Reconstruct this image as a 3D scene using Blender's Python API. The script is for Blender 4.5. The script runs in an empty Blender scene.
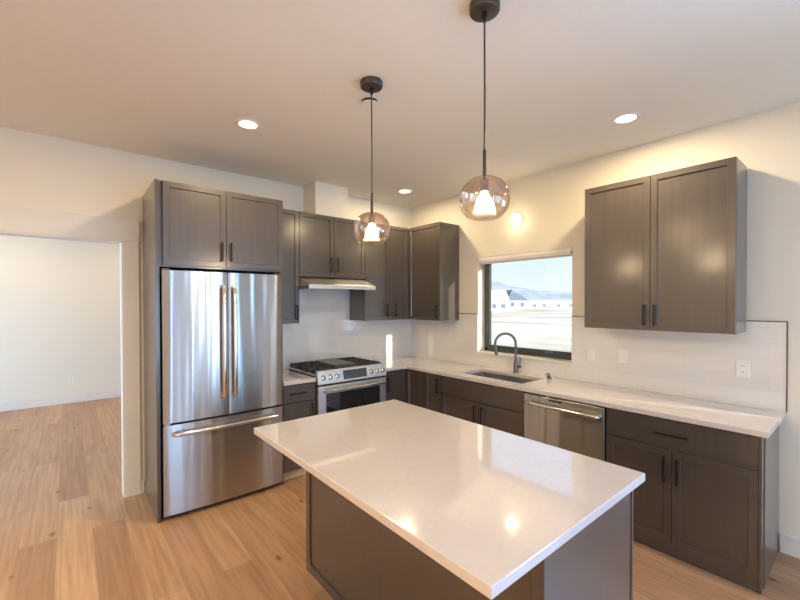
import bpy, bmesh, math, random
from mathutils import Vector, Matrix
random.seed(7)
sc = bpy.context.scene
COL = sc.collection
PI = math.pi

# ------------------------------------------------------------------ camera
F_PX = 397.457
CAM = Vector((-3.5435, -4.0159, 1.6228))
YAW, PITCH, ROLL = 0.695025, -0.010472, -0.002098
fw = Vector((math.sin(YAW) * math.cos(PITCH), math.cos(YAW) * math.cos(PITCH), math.sin(PITCH)))
rt = Vector((math.cos(YAW), -math.sin(YAW), 0))
up = rt.cross(fw)
cr, sr = math.cos(ROLL), math.sin(ROLL)
R = cr * rt + sr * up
U = -sr * rt + cr * up
cd = bpy.data.cameras.new('camera')
cam = bpy.data.objects.new('camera', cd)
COL.objects.link(cam)
cam.matrix_world = Matrix(((R.x, U.x, -fw.x, CAM.x), (R.y, U.y, -fw.y, CAM.y), (R.z, U.z, -fw.z, CAM.z), (0, 0, 0, 1)))
cd.sensor_width = 36
cd.lens = F_PX * 36 / 800
cd.shift_y = 6.944 / 800
cd.clip_start = 0.02
cd.clip_end = 3000
sc.camera = cam

# ------------------------------------------------------------------ view, world, sun, daylight
sc.view_settings.view_transform = 'Standard'
sc.view_settings.look = 'None'
sc.view_settings.gamma = 1
sc.view_settings.use_curve_mapping = False
sc.view_settings.exposure = 0.2
try:
    sc.cycles.use_denoising = True
    sc.cycles.max_bounces = 10
    sc.cycles.transparent_max_bounces = 16
    sc.cycles.sample_clamp_indirect = 6.0
    sc.cycles.caustics_reflective = False
    sc.cycles.caustics_refractive = False
except Exception:
    pass

w = bpy.data.worlds.new('sky')
sc.world = w
w.use_nodes = True
nt = w.node_tree
bg = nt.nodes['Background']
tc = nt.nodes.new('ShaderNodeTexCoord')
sp = nt.nodes.new('ShaderNodeSeparateXYZ')
rp = nt.nodes.new('ShaderNodeValToRGB')
nt.links.new(tc.outputs['Generated'], sp.inputs[0])
nt.links.new(sp.outputs['Z'], rp.inputs[0])
nt.links.new(rp.outputs[0], bg.inputs[0])
rp.color_ramp.elements[0].position = 0.0
rp.color_ramp.elements[0].color = (0.86, 0.92, 1.0, 1)
rp.color_ramp.elements[1].position = 0.35
rp.color_ramp.elements[1].color = (0.42, 0.66, 1.0, 1)
bg.inputs[1].default_value = 1.1

SUN = 12.0
sd = bpy.data.lights.new('sun', 'SUN')
sd.energy = SUN
sd.angle = 0.006
sd.color = (1.0, 0.93, 0.82)
so = bpy.data.objects.new('sun', sd)
COL.objects.link(so)
so.rotation_euler = Vector((-0.29, 1.0, -0.245)).to_track_quat('-Z', 'Y').to_euler()

H = 2.889            # ceiling height


def area_light(name, loc, direction, sx, sy, energy, color, shape='RECTANGLE', spread=PI):
    d = bpy.data.lights.new(name, 'AREA')
    d.shape = shape
    d.size = sx
    d.size_y = sy
    d.energy = energy
    d.color = color
    d.spread = spread
    o = bpy.data.objects.new(name, d)
    COL.objects.link(o)
    o.location = loc
    o.rotation_euler = Vector(direction).to_track_quat('-Z', 'Y').to_euler()
    return o


DAY = (0.44, 0.69, 1.0)
WARM = (1.0, 0.77, 0.45)
FRONT_Y = -6.5
# added area lamps for daylight from unseen windows behind the camera and at the side
DAY_WIN = [(-2.85, 0.28), (-2.0, 0.28), (-1.2, 0.34), (-0.42, 0.30)]      # centre x, width on the front wall; narrow panes shaped to streak the refrigerator
for cx, ww in DAY_WIN:
    area_light('window_daylight', (cx, FRONT_Y + 0.03, 1.15), (0, 1, 0), ww - 0.04, 1.9, 36 * ww, (0.34, 0.62, 1.0), spread=2.3)
SY0, SY1, SZ0, SZ1 = -5.215, -4.370, 1.07, 1.70           # second sink-height window of the right wall
area_light('window_daylight', (-0.02, (SY0 + SY1) / 2, (SZ0 + SZ1) / 2), (-1, 0, 0), SY1 - SY0, SZ1 - SZ0, 40, (0.24, 0.53, 1.0), spread=2.2)
SIDE_WIN = [(-5.80, 0.90)]                    # centre y, width on the right wall
for cy, ww in SIDE_WIN:
    area_light('window_daylight', (-0.03, cy, 1.0), (-1, 0, 0), ww - 0.1, 1.6, 32, (0.26, 0.55, 1.0), spread=2.0)
LEFT_FILL = [(-4.6, 1.6)]  # made-up window and lamp, soft fill from the left
for cy, ww in LEFT_FILL:
    area_light('window_daylight', (-7.97, cy, 1.4), (1, 0, 0), ww - 0.1, 1.7, 9, (0.85, 0.93, 1.0))
# next room: daylight from its side window
area_light('window_daylight', (-7.97, 0.85, 0.8), (1, 0, 0), 1.2, 1.2, 200, (0.38, 0.65, 1.0))

# ------------------------------------------------------------------ materials


def new_mat(name):
    m = bpy.data.materials.new(name)
    m.use_nodes = True
    return m, m.node_tree.nodes, m.node_tree.links, m.node_tree.nodes['Principled BSDF']


def noise_mix(m, c1, c2, scale=(1, 1, 1), nscale=8.0, detail=4.0, lo=0.35, hi=0.65):
    n, l, b = m.node_tree.nodes, m.node_tree.links, m.node_tree.nodes['Principled BSDF']
    t = n.new('ShaderNodeTexCoord')
    mp = n.new('ShaderNodeMapping')
    mp.inputs['Scale'].default_value = scale
    ns = n.new('ShaderNodeTexNoise')
    ns.inputs['Scale'].default_value = nscale
    ns.inputs['Detail'].default_value = detail
    r = n.new('ShaderNodeValToRGB')
    r.color_ramp.elements[0].position = lo
    r.color_ramp.elements[1].position = hi
    r.color_ramp.elements[0].color = (*c1, 1)
    r.color_ramp.elements[1].color = (*c2, 1)
    l.new(t.outputs['Object'], mp.inputs[0])
    l.new(mp.outputs[0], ns.inputs['Vector'])
    l.new(ns.outputs['Fac'], r.inputs[0])
    l.new(r.outputs[0], b.inputs['Base Color'])
    return ns, r


def bump(m, ns, strength=0.05, dist=0.01):
    n, l, b = m.node_tree.nodes, m.node_tree.links, m.node_tree.nodes['Principled BSDF']
    bp = n.new('ShaderNodeBump')
    bp.inputs['Strength'].default_value = strength
    bp.inputs['Distance'].default_value = dist
    l.new(ns.outputs['Fac'], bp.inputs['Height'])
    l.new(bp.outputs[0], b.inputs['Normal'])


def simple(name, c, rough=0.5, metal=0.0, var=0.04, nscale=6.0, coat=0.0, coat_rough=0.1, bmp=0.0, spec=0.5):
    m, n, l, b = new_mat(name)
    lo = tuple(max(0, x * (1 - var)) for x in c)
    hi = tuple(min(1, x * (1 + var)) for x in c)
    ns, r = noise_mix(m, lo, hi, nscale=nscale)
    b.inputs['Roughness'].default_value = rough
    b.inputs['Metallic'].default_value = metal
    b.inputs['Coat Weight'].default_value = coat
    b.inputs['Coat Roughness'].default_value = coat_rough
    b.inputs['Specular IOR Level'].default_value = spec
    if bmp:
        bump(m, ns, bmp)
    return m


def emit_mat(name, c, s):
    m, n, l, b = new_mat(name)
    ns, r = noise_mix(m, tuple(x * 0.97 for x in c), c, nscale=3)
    b.inputs['Emission Color'].default_value = (*c, 1)
    b.inputs['Emission Strength'].default_value = s
    b.inputs['Roughness'].default_value = 0.4
    return m


M = {}
M['wall'] = simple('wall_paint', (0.80, 0.765, 0.675), 0.6, var=0.01, nscale=60, bmp=0.01)
M['ceiling'] = simple('ceiling_paint', (0.85, 0.83, 0.76), 0.8, var=0.01, nscale=60, bmp=0.01)
M['trim'] = simple('white_trim_paint', (0.77, 0.75, 0.71), 0.4, var=0.01, nscale=20)
M['white'] = simple('white_plastic', (0.85, 0.84, 0.82), 0.35, var=0.01)
M['black'] = simple('black_metal', (0.022, 0.02, 0.02), 0.35, metal=0.6, var=0.1, nscale=30)
M['frame'] = simple('dark_window_frame', (0.055, 0.06, 0.06), 0.4, var=0.05, nscale=20)
M['iron'] = simple('cast_iron', (0.035, 0.037, 0.04), 0.55, var=0.2, nscale=60, bmp=0.05)
M['bronze'] = simple('dark_bronze', (0.10, 0.085, 0.075), 0.35, metal=0.7, var=0.1, nscale=30)
M['gun'] = simple('gunmetal_faucet', (0.16, 0.155, 0.15), 0.32, metal=0.9, var=0.05, nscale=20)
M['blackglass'] = simple('black_glass', (0.012, 0.013, 0.015), 0.05, var=0.05, coat=1.0, coat_rough=0.03)
M['darkgrey'] = simple('dark_grey_enamel', (0.10, 0.105, 0.115), 0.4, var=0.05)
M['palewood'] = simple('unfinished_wood', (0.72, 0.57, 0.38), 0.6, var=0.08, nscale=10)
M['fascia'] = simple('pale_render', (0.85, 0.85, 0.85), 0.8, var=0.05)
M['shadow_side'] = simple('blue_grey_siding', (0.13, 0.17, 0.25), 0.8, var=0.1)  # shade of the gable and openings put into the colour
M['bulb'] = emit_mat('glowing_bulb', (1.0, 0.78, 0.52), 290.0)
M['can'] = emit_mat('glowing_diffuser', (1.0, 0.88, 0.70), 5.0)
M['sconce'] = emit_mat('glowing_opal_glass', (1.0, 0.87, 0.68), 1.6)
M['display'] = simple('dark_display_glass', (0.02, 0.022, 0.026), 0.08, var=0.05, coat=1.0)


def cabinet_mat(name, c1, c2, rough):
    m, n, l, b = new_mat(name)
    ns, r = noise_mix(m, c1, c2, scale=(9, 9, 0.7), nscale=3.0, detail=6, lo=0.3, hi=0.7)
    b.inputs['Roughness'].default_value = rough
    b.inputs['Coat Weight'].default_value = 0.9
    b.inputs['Coat IOR'].default_value = 1.68
    b.inputs['Coat Roughness'].default_value = 0.20
    bump(m, ns, 0.02)
    return m


M['cab'] = cabinet_mat('stained_grey_brown_wood', (0.055, 0.043, 0.036), (0.066, 0.052, 0.044), 0.42)


def steel_mat(name, c=(0.50, 0.495, 0.485), rough=0.25, aniso=1.0, wave=0.011):
    m, n, l, b = new_mat(name)
    ns, r = noise_mix(m, tuple(x * 0.95 for x in c), tuple(min(1, x * 1.04) for x in c), scale=(2, 2, 300), nscale=2.0)
    b.inputs['Metallic'].default_value = 1
    b.inputs['Roughness'].default_value = rough
    b.inputs['Anisotropic'].default_value = aniso
    tg = n.new('ShaderNodeTangent')
    tg.direction_type = 'RADIAL'
    tg.axis = 'Z'
    l.new(tg.outputs[0], b.inputs['Tangent'])
    b.inputs['Anisotropic Rotation'].default_value = 0.25
    # gentle waviness of the sheet metal
    t = n.new('ShaderNodeTexCoord')
    mp = n.new('ShaderNodeMapping')
    mp.inputs['Scale'].default_value = (1.0, 1.0, 0.05)
    nz = n.new('ShaderNodeTexNoise')
    nz.inputs['Scale'].default_value = 9.0
    nz.inputs['Detail'].default_value = 1.0
    l.new(t.outputs['Object'], mp.inputs[0])
    l.new(mp.outputs[0], nz.inputs['Vector'])
    bp = n.new('ShaderNodeBump')
    bp.inputs['Strength'].default_value = 0.5
    bp.inputs['Distance'].default_value = wave
    l.new(nz.outputs['Fac'], bp.inputs['Height'])
    l.new(bp.outputs[0], b.inputs['Normal'])
    return m


M['steel'] = steel_mat('brushed_stainless')
M['satin'] = simple('satin_stainless', (0.74, 0.725, 0.70), 0.36, metal=1.0, var=0.03, nscale=20)
M['chrome'] = simple('polished_steel', (0.72, 0.71, 0.69), 0.14, metal=1.0, var=0.03)
M['sinksteel'] = simple('satin_sink_steel', (0.46, 0.47, 0.50), 0.36, metal=1.0, var=0.05, nscale=30)


def quartz(name, c, rough=0.12):
    m, n, l, b = new_mat(name)
    ns, r = noise_mix(m, tuple(x * 0.965 for x in c), c, nscale=35, detail=8, lo=0.4, hi=0.6)
    b.inputs['Roughness'].default_value = rough
    b.inputs['Coat Weight'].default_value = 1.0
    b.inputs['Coat IOR'].default_value = 1.75
    b.inputs['Coat Roughness'].default_value = 0.04
    return m


M['quartz'] = quartz('white_quartz', (0.68, 0.625, 0.62))


def tile_mat(name, horiz):
    m, n, l, b = new_mat(name)
    t = n.new('ShaderNodeTexCoord')
    s = n.new('ShaderNodeSeparateXYZ')
    c = n.new('ShaderNodeCombineXYZ')
    l.new(t.outputs['Object'], s.inputs[0])
    l.new(s.outputs[horiz], c.inputs['X'])
    l.new(s.outputs['Z'], c.inputs['Y'])
    br = n.new('ShaderNodeTexBrick')
    br.inputs['Scale'].default_value = 1
    br.inputs['Brick Width'].default_value = 0.31
    br.inputs['Row Height'].default_value = 0.104
    br.inputs['Mortar Size'].default_value = 0.0015
    br.inputs['Mortar Smooth'].default_value = 0.3
    br.inputs['Color1'].default_value = (0.80, 0.78, 0.75, 1)
    br.inputs['Color2'].default_value = (0.775, 0.755, 0.725, 1)
    br.inputs['Mortar'].default_value = (0.70, 0.68, 0.65, 1)
    l.new(c.outputs[0], br.inputs['Vector'])
    l.new(br.outputs['Color'], b.inputs['Base Color'])
    bp = n.new('ShaderNodeBump')
    bp.inputs['Strength'].default_value = 0.25
    bp.inputs['Distance'].default_value = 0.001
    bp.invert = True
    l.new(br.outputs['Fac'], bp.inputs['Height'])
    l.new(bp.outputs[0], b.inputs['Normal'])
    b.inputs['Roughness'].default_value = 0.2
    b.inputs['Coat Weight'].default_value = 1.0
    b.inputs['Coat IOR'].default_value = 1.65
    b.inputs['Coat Roughness'].default_value = 0.07
    return m


M['tile_x'] = tile_mat('glossy_white_tile', 'X')
M['tile_y'] = tile_mat('glossy_white_tile_side', 'Y')


def floor_mat():
    m, n, l, b = new_mat('oak_planks')
    t = n.new('ShaderNodeTexCoord')
    s = n.new('ShaderNodeSeparateXYZ')
    c = n.new('ShaderNodeCombineXYZ')
    ad = n.new('ShaderNodeMath')
    ad.operation = 'ADD'
    ad.inputs[1].default_value = 3.04 + 0.193 * 40
    ay = n.new('ShaderNodeMath')
    ay.operation = 'ADD'
    ay.inputs[1].default_value = 40.0
    l.new(t.outputs['Object'], s.inputs[0])
    l.new(s.outputs['X'], ad.inputs[0])
    l.new(s.outputs['Y'], ay.inputs[0])
    l.new(ay.outputs[0], c.inputs['X'])
    l.new(ad.outputs[0], c.inputs['Y'])
    br = n.new('ShaderNodeTexBrick')
    br.offset = 0.37
    br.offset_frequency = 2
    br.inputs['Scale'].default_value = 1
    br.inputs['Brick Width'].default_value = 1.75
    br.inputs['Row Height'].default_value = 0.193
    br.inputs['Mortar Size'].default_value = 0.0012
    br.inputs['Mortar Smooth'].default_value = 0.1
    br.inputs['Color1'].default_value = (0.0, 0.0, 0.0, 1)
    br.inputs['Color2'].default_value = (1.0, 1.0, 1.0, 1)
    br.inputs['Mortar'].default_value = (0.5, 0.5, 0.5, 1)
    l.new(c.outputs[0], br.inputs['Vector'])
    r1 = n.new('ShaderNodeValToRGB')
    r1.color_ramp.elements[0].color = (0.385, 0.22, 0.127, 1)
    r1.color_ramp.elements[1].color = (0.56, 0.355, 0.22, 1)
    l.new(br.outputs['Color'], r1.inputs[0])
    # grain along the planks, different on each plank
    mp = n.new('ShaderNodeMapping')
    mp.inputs['Scale'].default_value = (18, 0.8, 1)
    l.new(t.outputs['Object'], mp.inputs[0])
    addv = n.new('ShaderNodeVectorMath')
    addv.operation = 'ADD'
    sc3 = n.new('ShaderNodeVectorMath')
    sc3.operation = 'SCALE'
    sc3.inputs['Scale'].default_value = 37.0
    l.new(br.outputs['Color'], sc3.inputs[0])
    l.new(mp.outputs[0], addv.inputs[0])
    l.new(sc3.outputs[0], addv.inputs[1])
    g = n.new('ShaderNodeTexNoise')
    g.inputs['Scale'].default_value = 2.2
    g.inputs['Detail'].default_value = 8
    g.inputs['Distortion'].default_value = 0.25
    l.new(addv.outputs[0], g.inputs['Vector'])
    gr = n.new('ShaderNodeValToRGB')
    gr.color_ramp.elements[0].position = 0.33
    gr.color_ramp.elements[0].color = (0.78, 0.76, 0.74, 1)
    gr.color_ramp.elements[1].position = 0.62
    gr.color_ramp.elements[1].color = (1.05, 1.05, 1.05, 1)
    l.new(g.outputs['Fac'], gr.inputs[0])
    mx = n.new('ShaderNodeMixRGB')
    mx.blend_type = 'MULTIPLY'
    mx.inputs[0].default_value = 1
    l.new(r1.outputs[0], mx.inputs[1])
    l.new(gr.outputs[0], mx.inputs[2])
    # knots
    mk = n.new('ShaderNodeMapping')
    mk.inputs['Scale'].default_value = (2.6, 1.25, 1)
    l.new(t.outputs['Object'], mk.inputs[0])
    v = n.new('ShaderNodeTexVoronoi')
    v.inputs['Scale'].default_value = 1.9
    v.inputs['Randomness'].default_value = 1
    l.new(mk.outputs[0], v.inputs['Vector'])
    kr = n.new('ShaderNodeValToRGB')
    kr.color_ramp.elements[0].position = 0.03
    kr.color_ramp.elements[0].color = (0.36, 0.30, 0.26, 1)
    kr.color_ramp.elements[1].position = 0.11
    kr.color_ramp.elements[1].color = (1, 1, 1, 1)
    l.new(v.outputs['Distance'], kr.inputs[0])
    m2 = n.new('ShaderNodeMixRGB')
    m2.blend_type = 'MULTIPLY'
    m2.inputs[0].default_value = 1
    l.new(mx.outputs[0], m2.inputs[1])
    l.new(kr.outputs[0], m2.inputs[2])
    # seams
    m3 = n.new('ShaderNodeMixRGB')
    m3.inputs[2].default_value = (0.20, 0.12, 0.07, 1)
    sf = n.new('ShaderNodeMath')
    sf.operation = 'MULTIPLY'
    sf.inputs[1].default_value = 0.55
    l.new(br.outputs['Fac'], sf.inputs[0])
    l.new(sf.outputs[0], m3.inputs[0])
    l.new(m2.outputs[0], m3.inputs[1])
    l.new(m3.outputs[0], b.inputs['Base Color'])
    b.inputs['Roughness'].default_value = 0.38
    bp = n.new('ShaderNodeBump')
    bp.inputs['Strength'].default_value = 0.08
    bp.inputs['Distance'].default_value = 0.002
    l.new(g.outputs['Fac'], bp.inputs['Height'])
    l.new(bp.outputs[0], b.inputs['Normal'])
    return m


M['floor'] = floor_mat()


def glass_mat(name, tint=(1, 1, 1), base=0.04, rough=0.01, grad=None, gloss=(0.95, 0.93, 0.9)):
    """thin glass: transparent with a fresnel reflection; grad = (z_lo, z_hi, tint at top, reflect at top)"""
    m = bpy.data.materials.new(name)
    m.use_nodes = True
    n, l = m.node_tree.nodes, m.node_tree.links
    n.remove(n['Principled BSDF'])
    out = n['Material Output']
    tr = n.new('ShaderNodeBsdfTransparent')
    tr.inputs[0].default_value = (*tint, 1)
    gl = n.new('ShaderNodeBsdfGlossy')
    gl.inputs['Roughness'].default_value = rough
    gl.inputs[0].default_value = (*gloss, 1)
    fr = n.new('ShaderNodeLayerWeight')
    fr.inputs['Blend'].default_value = 0.25
    mr = n.new('ShaderNodeMapRange')
    mr.inputs['To Min'].default_value = base
    mr.inputs['To Max'].default_value = 0.6
    l.new(fr.outputs['Fresnel'], mr.inputs['Value'])
    mix = n.new('ShaderNodeMixShader')
    l.new(tr.outputs[0], mix.inputs[1])
    l.new(gl.outputs[0], mix.inputs[2])
    if grad:
        z0, z1, t1, r1 = grad
        t = n.new('ShaderNodeTexCoord')
        s = n.new('ShaderNodeSeparateXYZ')
        l.new(t.outputs['Object'], s.inputs[0])
        g = n.new('ShaderNodeMapRange')
        g.inputs['From Min'].default_value = z0
        g.inputs['From Max'].default_value = z1
        l.new(s.outputs['Z'], g.inputs['Value'])
        cm = n.new('ShaderNodeMixRGB')
        cm.inputs[1].default_value = (*tint, 1)
        cm.inputs[2].default_value = (*t1, 1)
        l.new(g.outputs[0], cm.inputs[0])
        l.new(cm.outputs[0], tr.inputs[0])
        mm = n.new('ShaderNodeMath')
        mm.operation = 'MULTIPLY'
        mm.inputs[1].default_value = r1
        l.new(g.outputs[0], mm.inputs[0])
        mxm = n.new('ShaderNodeMath')
        mxm.operation = 'ADD'
        mxm.use_clamp = True
        l.new(mm.outputs[0], mxm.inputs[0])
        l.new(mr.outputs[0], mxm.inputs[1])
        l.new(mxm.outputs[0], mix.inputs[0])
    else:
        l.new(mr.outputs[0], mix.inputs[0])
    l.new(mix.outputs[0], out.inputs['Surface'])
    return m


fm = bpy.data.materials.new('frosted_glass')
fm.use_nodes = True
_n, _l = fm.node_tree.nodes, fm.node_tree.links
_n.remove(_n['Principled BSDF'])
_tl = _n.new('ShaderNodeBsdfTranslucent')
_tl.inputs[0].default_value = (0.9, 0.84, 0.8, 1)
_tr = _n.new('ShaderNodeBsdfTransparent')
_mx = _n.new('ShaderNodeMixShader')
_mx.inputs[0].default_value = 0.13
_l.new(_tr.outputs[0], _mx.inputs[1])
_l.new(_tl.outputs[0], _mx.inputs[2])
_l.new(_mx.outputs[0], _n['Material Output'].inputs['Surface'])
M['frost'] = fm
M['pane'] = glass_mat('window_glass', (0.96, 0.98, 0.98), 0.03)
M['globe'] = glass_mat('smoked_globe_glass', (0.95, 0.93, 0.90), 0.06, grad=(-0.05, 0.05, (0.72, 0.62, 0.52), 0.22), gloss=(1.0, 0.90, 0.82))


def ground_mat():
    m, n, l, b = new_mat('pale_dry_field')
    ns, r = noise_mix(m, (0.40, 0.29, 0.19), (0.90, 0.78, 0.62), scale=(0.25, 0.06, 1), nscale=1.0, detail=8, lo=0.38, hi=0.6)
    b.inputs['Roughness'].default_value = 0.9
    return m


M['field'] = ground_mat()
M['hill'] = simple('hazy_hillside', (0.33, 0.36, 0.40), 0.95, var=0.25, nscale=0.03)

# ------------------------------------------------------------------ mesh helpers


class MB:
    def __init__(self):
        self.bm = bmesh.new()

    def box(self, a, b, bev=0.0, seg=1):
        x0, x1 = sorted((a[0], b[0]))
        y0, y1 = sorted((a[1], b[1]))
        z0, z1 = sorted((a[2], b[2]))
        r = bmesh.ops.create_cube(self.bm, size=1)
        for v in r['verts']:
            v.co = Vector(((x0 + x1) / 2 + v.co.x * (x1 - x0), (y0 + y1) / 2 + v.co.y * (y1 - y0), (z0 + z1) / 2 + v.co.z * (z1 - z0)))
        if bev:
            ed = list({e for v in r['verts'] for e in v.link_edges})
            bmesh.ops.bevel(self.bm, geom=ed, offset=bev, segments=seg, affect='EDGES', profile=0.5)
        return self

    def lathe(self, prof, centre, axis='z', seg=32):
        """prof: list of (radius, height) along axis"""
        rings = []
        cx, cy, cz = centre
        for r, h in prof:
            ring = []
            k = 1 if r < 1e-6 else seg
            for i in range(k):
                a = 2 * PI * i / seg
                p, q = r * math.cos(a), r * math.sin(a)
                if axis == 'z':
                    co = (cx + p, cy + q, cz + h)
                elif axis == 'x':
                    co = (cx + h, cy + p, cz + q)
                else:
                    co = (cx + q, cy + h, cz + p)
                ring.append(self.bm.verts.new(co))
            rings.append(ring)
        for A, B in zip(rings, rings[1:]):
            for i in range(seg):
                j = (i + 1) % seg
                try:
                    if len(A) == 1 and len(B) == 1:
                        continue
                    if len(A) == 1:
                        self.bm.faces.new((A[0], B[i], B[j]))
                    elif len(B) == 1:
                        self.bm.faces.new((A[i], A[j], B[0]))
                    else:
                        self.bm.faces.new((A[i], A[j], B[j], B[i]))
                except ValueError:
                    pass
        return self

    def tube(self, pts, r, seg=12, cap=True, radii=None):
        pts = [Vector(p) for p in pts]
        rings = []
        prev = None
        for i, p in enumerate(pts):
            t = (pts[min(i + 1, len(pts) - 1)] - pts[max(i - 1, 0)]).normalized()
            if prev is None:
                a = Vector((0, 0, 1)) if abs(t.z) < 0.9 else Vector((1, 0, 0))
                n1 = t.cross(a).normalized()
            else:
                n1 = (prev - t * prev.dot(t)).normalized()
            prev = n1
            n2 = t.cross(n1)
            rr = radii[i] if radii else r
            rings.append([self.bm.verts.new(p + rr * (math.cos(2 * PI * k / seg) * n1 + math.sin(2 * PI * k / seg) * n2)) for k in range(seg)])
        for A, B in zip(rings, rings[1:]):
            for i in range(seg):
                j = (i + 1) % seg
                self.bm.faces.new((A[i], A[j], B[j], B[i]))
        if cap:
            self.bm.faces.new(rings[0][::-1])
            self.bm.faces.new(rings[-1])
        return self

    def prism(self, poly, axis, a, b):
        """poly: 2-D points in the two axes other than `axis` (in xyz order), extruded from a to b"""
        def co(p, h):
            if axis == 'x':
                return (h, p[0], p[1])
            if axis == 'y':
                return (p[0], h, p[1])
            return (p[0], p[1], h)
        A = [self.bm.verts.new(co(p, a)) for p in poly]
        B = [self.bm.verts.new(co(p, b)) for p in poly]
        k = len(poly)
        self.bm.faces.new(A)
        self.bm.faces.new(B[::-1])
        for i in range(k):
            j = (i + 1) % k
            self.bm.faces.new((A[i], B[i], B[j], A[j]))
        return self

    def build(self, name, mat, parent=None, root=None, smooth=None):
        bm = self.bm
        bmesh.ops.recalc_face_normals(bm, faces=bm.faces)
        off = Vector(root.location) if root else Vector((0, 0, 0))
        if root is None and parent is not None:
            off = Vector(parent.location)
        if off.length:
            bmesh.ops.translate(bm, verts=bm.verts, vec=-off)
        me = bpy.data.meshes.new(name)
        bm.to_mesh(me)
        bm.free()
        me.materials.append(M[mat] if isinstance(mat, str) else mat)
        if smooth is not None:
            for p in me.polygons:
                p.use_smooth = True
            try:
                me.set_sharp_from_angle(angle=math.radians(smooth))
            except Exception:
                pass
        o = bpy.data.objects.new(name, me)
        COL.objects.link(o)
        if parent is not None:
            o.parent = parent
        return o


def root_of(o):
    while o.parent:
        o = o.parent
    return o


def part(name, mb, mat, parent, smooth=None, label=None):
    o = mb.build(name, mat, parent, root_of(parent), smooth)
    if label:
        o['label'] = label
    return o


def thing(name, loc, label, cat, group=None):
    o = bpy.data.objects.new(name, None)
    COL.objects.link(o)
    o.location = loc
    o.empty_display_size = 0.1
    o['label'] = label
    o['category'] = cat
    o['kind'] = 'thing'
    if group:
        o['group'] = group
    return o


def struct(name, mb, mat, smooth=None, label=None):
    o = mb.build(name, mat, None, None, smooth)
    o['kind'] = 'structure'
    o['category'] = name.split('_')[0]
    o['label'] = label or name
    return o


# ------------------------------------------------------------------ room shell
RX0, RX1 = -8.0, 0.0
UT0 = 2.5335          # top of the wall cabinets
WT = 0.21            # window wall thickness
WY0, WY1, WZ0, WZ1 = -2.229, -1.139, 1.070, 2.128     # kitchen window opening

struct('floor', MB().box((RX0 - 0.2, FRONT_Y - 0.2, -0.1), (0.0, 4.6, 0.0)), 'floor',
       label='light oak plank floor running through both rooms')
struct('ceiling', MB().box((RX0 - 0.2, FRONT_Y - 0.2, H), (WT, 4.6, H + 0.1)), 'ceiling',
       label='smooth warm white ceiling')
mb = MB()
OX0, OX1, OZ = -5.1, -3.192, 2.141
mb.box((RX0, 0, 0), (OX0, 0.12, H)).box((OX0, 0, OZ), (OX1, 0.12, H)).box((OX1, 0, 0), (0, 0.12, H))
wall_back = struct('wall_back', mb, 'wall', label='cream wall behind the range with wide opening to next room')
mb = MB()
mb.box((0, FRONT_Y, 0), (WT, SY0, H)).box((0, SY1, 0), (WT, WY0, H)).box((0, SY0, 0), (WT, SY1, SZ0)).box((0, SY0, SZ1), (WT, SY1, H)).box((0, WY1, 0), (WT, 4.6, H)).box((0, WY0, 0), (WT, WY1, WZ0)).box((0, WY0, WZ1), (WT, WY1, H))
wall_right = struct('wall_right', mb, 'wall', label='cream wall with the sink window')
struct('wall_left', MB().box((RX0 - 0.15, FRONT_Y, 0), (RX0, 4.6, H)), 'wall', label='cream wall on the far left side')
struct('wall_front', MB().box((RX0, FRONT_Y - 0.15, 0), (0, FRONT_Y, H)), 'wall', label='cream wall behind the camera')
wall_far = struct('wall_far', MB().box((RX0, 4.4, 0), (0, 4.55, H)), 'wall', label='cream far wall of the next room')
# boxed chase above the range cabinet
struct('wall_chase', MB().box((-1.562, -0.27, UT0 + 0.001), (-1.165, -0.0005, H)), 'wall', label='boxed-in duct chase above the cabinet over the range')

# casing of the wide opening
mb = MB()
mb.box((OX1 - 0.004, -0.016, 0), (-3.082, 0.0, OZ + 0.002), 0.002)
struct('trim_1', mb, 'trim', label='white casing leg right of the wide opening')
struct('trim_2', MB().box((OX0 - 0.11, -0.020, OZ), (-3.076, 0.0, 2.317), 0.002), 'trim', label='white head casing over the wide opening')
struct('trim_3', MB().box((OX0 - 0.11, -0.016, 0), (OX0 + 0.004, 0.0, OZ + 0.002), 0.002), 'trim', label='white casing leg left of the wide opening')
struct('trim_4', MB().box((OX1 - 0.012, -0.014, 0), (OX1, 0.134, OZ)).box((OX0, -0.014, OZ - 0.012), (OX1, 0.134, OZ)).box((OX0, -0.014, 0), (OX0 + 0.012, 0.134, OZ)), 'trim', label='white jamb lining of the wide opening')
# baseboards
BH = 0.125
struct('baseboard_far', MB().box((RX0, 4.384, 0), (0, 4.4, 0.14), 0.003), 'trim', label='white baseboard along the far wall of the next room')
struct('baseboard_right', MB().box((-0.016, FRONT_Y, 0), (0, -3.622, BH), 0.003), 'trim', label='white baseboard right of the last base cabinet')
struct('baseboard_back', MB().box((RX0, -0.016, 0), (OX0 - 0.112, 0, BH), 0.003), 'trim', label='white baseboard left of the wide opening')
struct('baseboard_left', MB().box((RX0, FRONT_Y, 0), (RX0 + 0.016, -0.02, BH), 0.003), 'trim', label='white baseboard on the left wall')
struct('baseboard_corner', MB().box((-3.08, -0.014, 0), (-3.057, 0, 0.11), 0.002), 'trim', label='short white baseboard stub beside the refrigerator panel')

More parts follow.
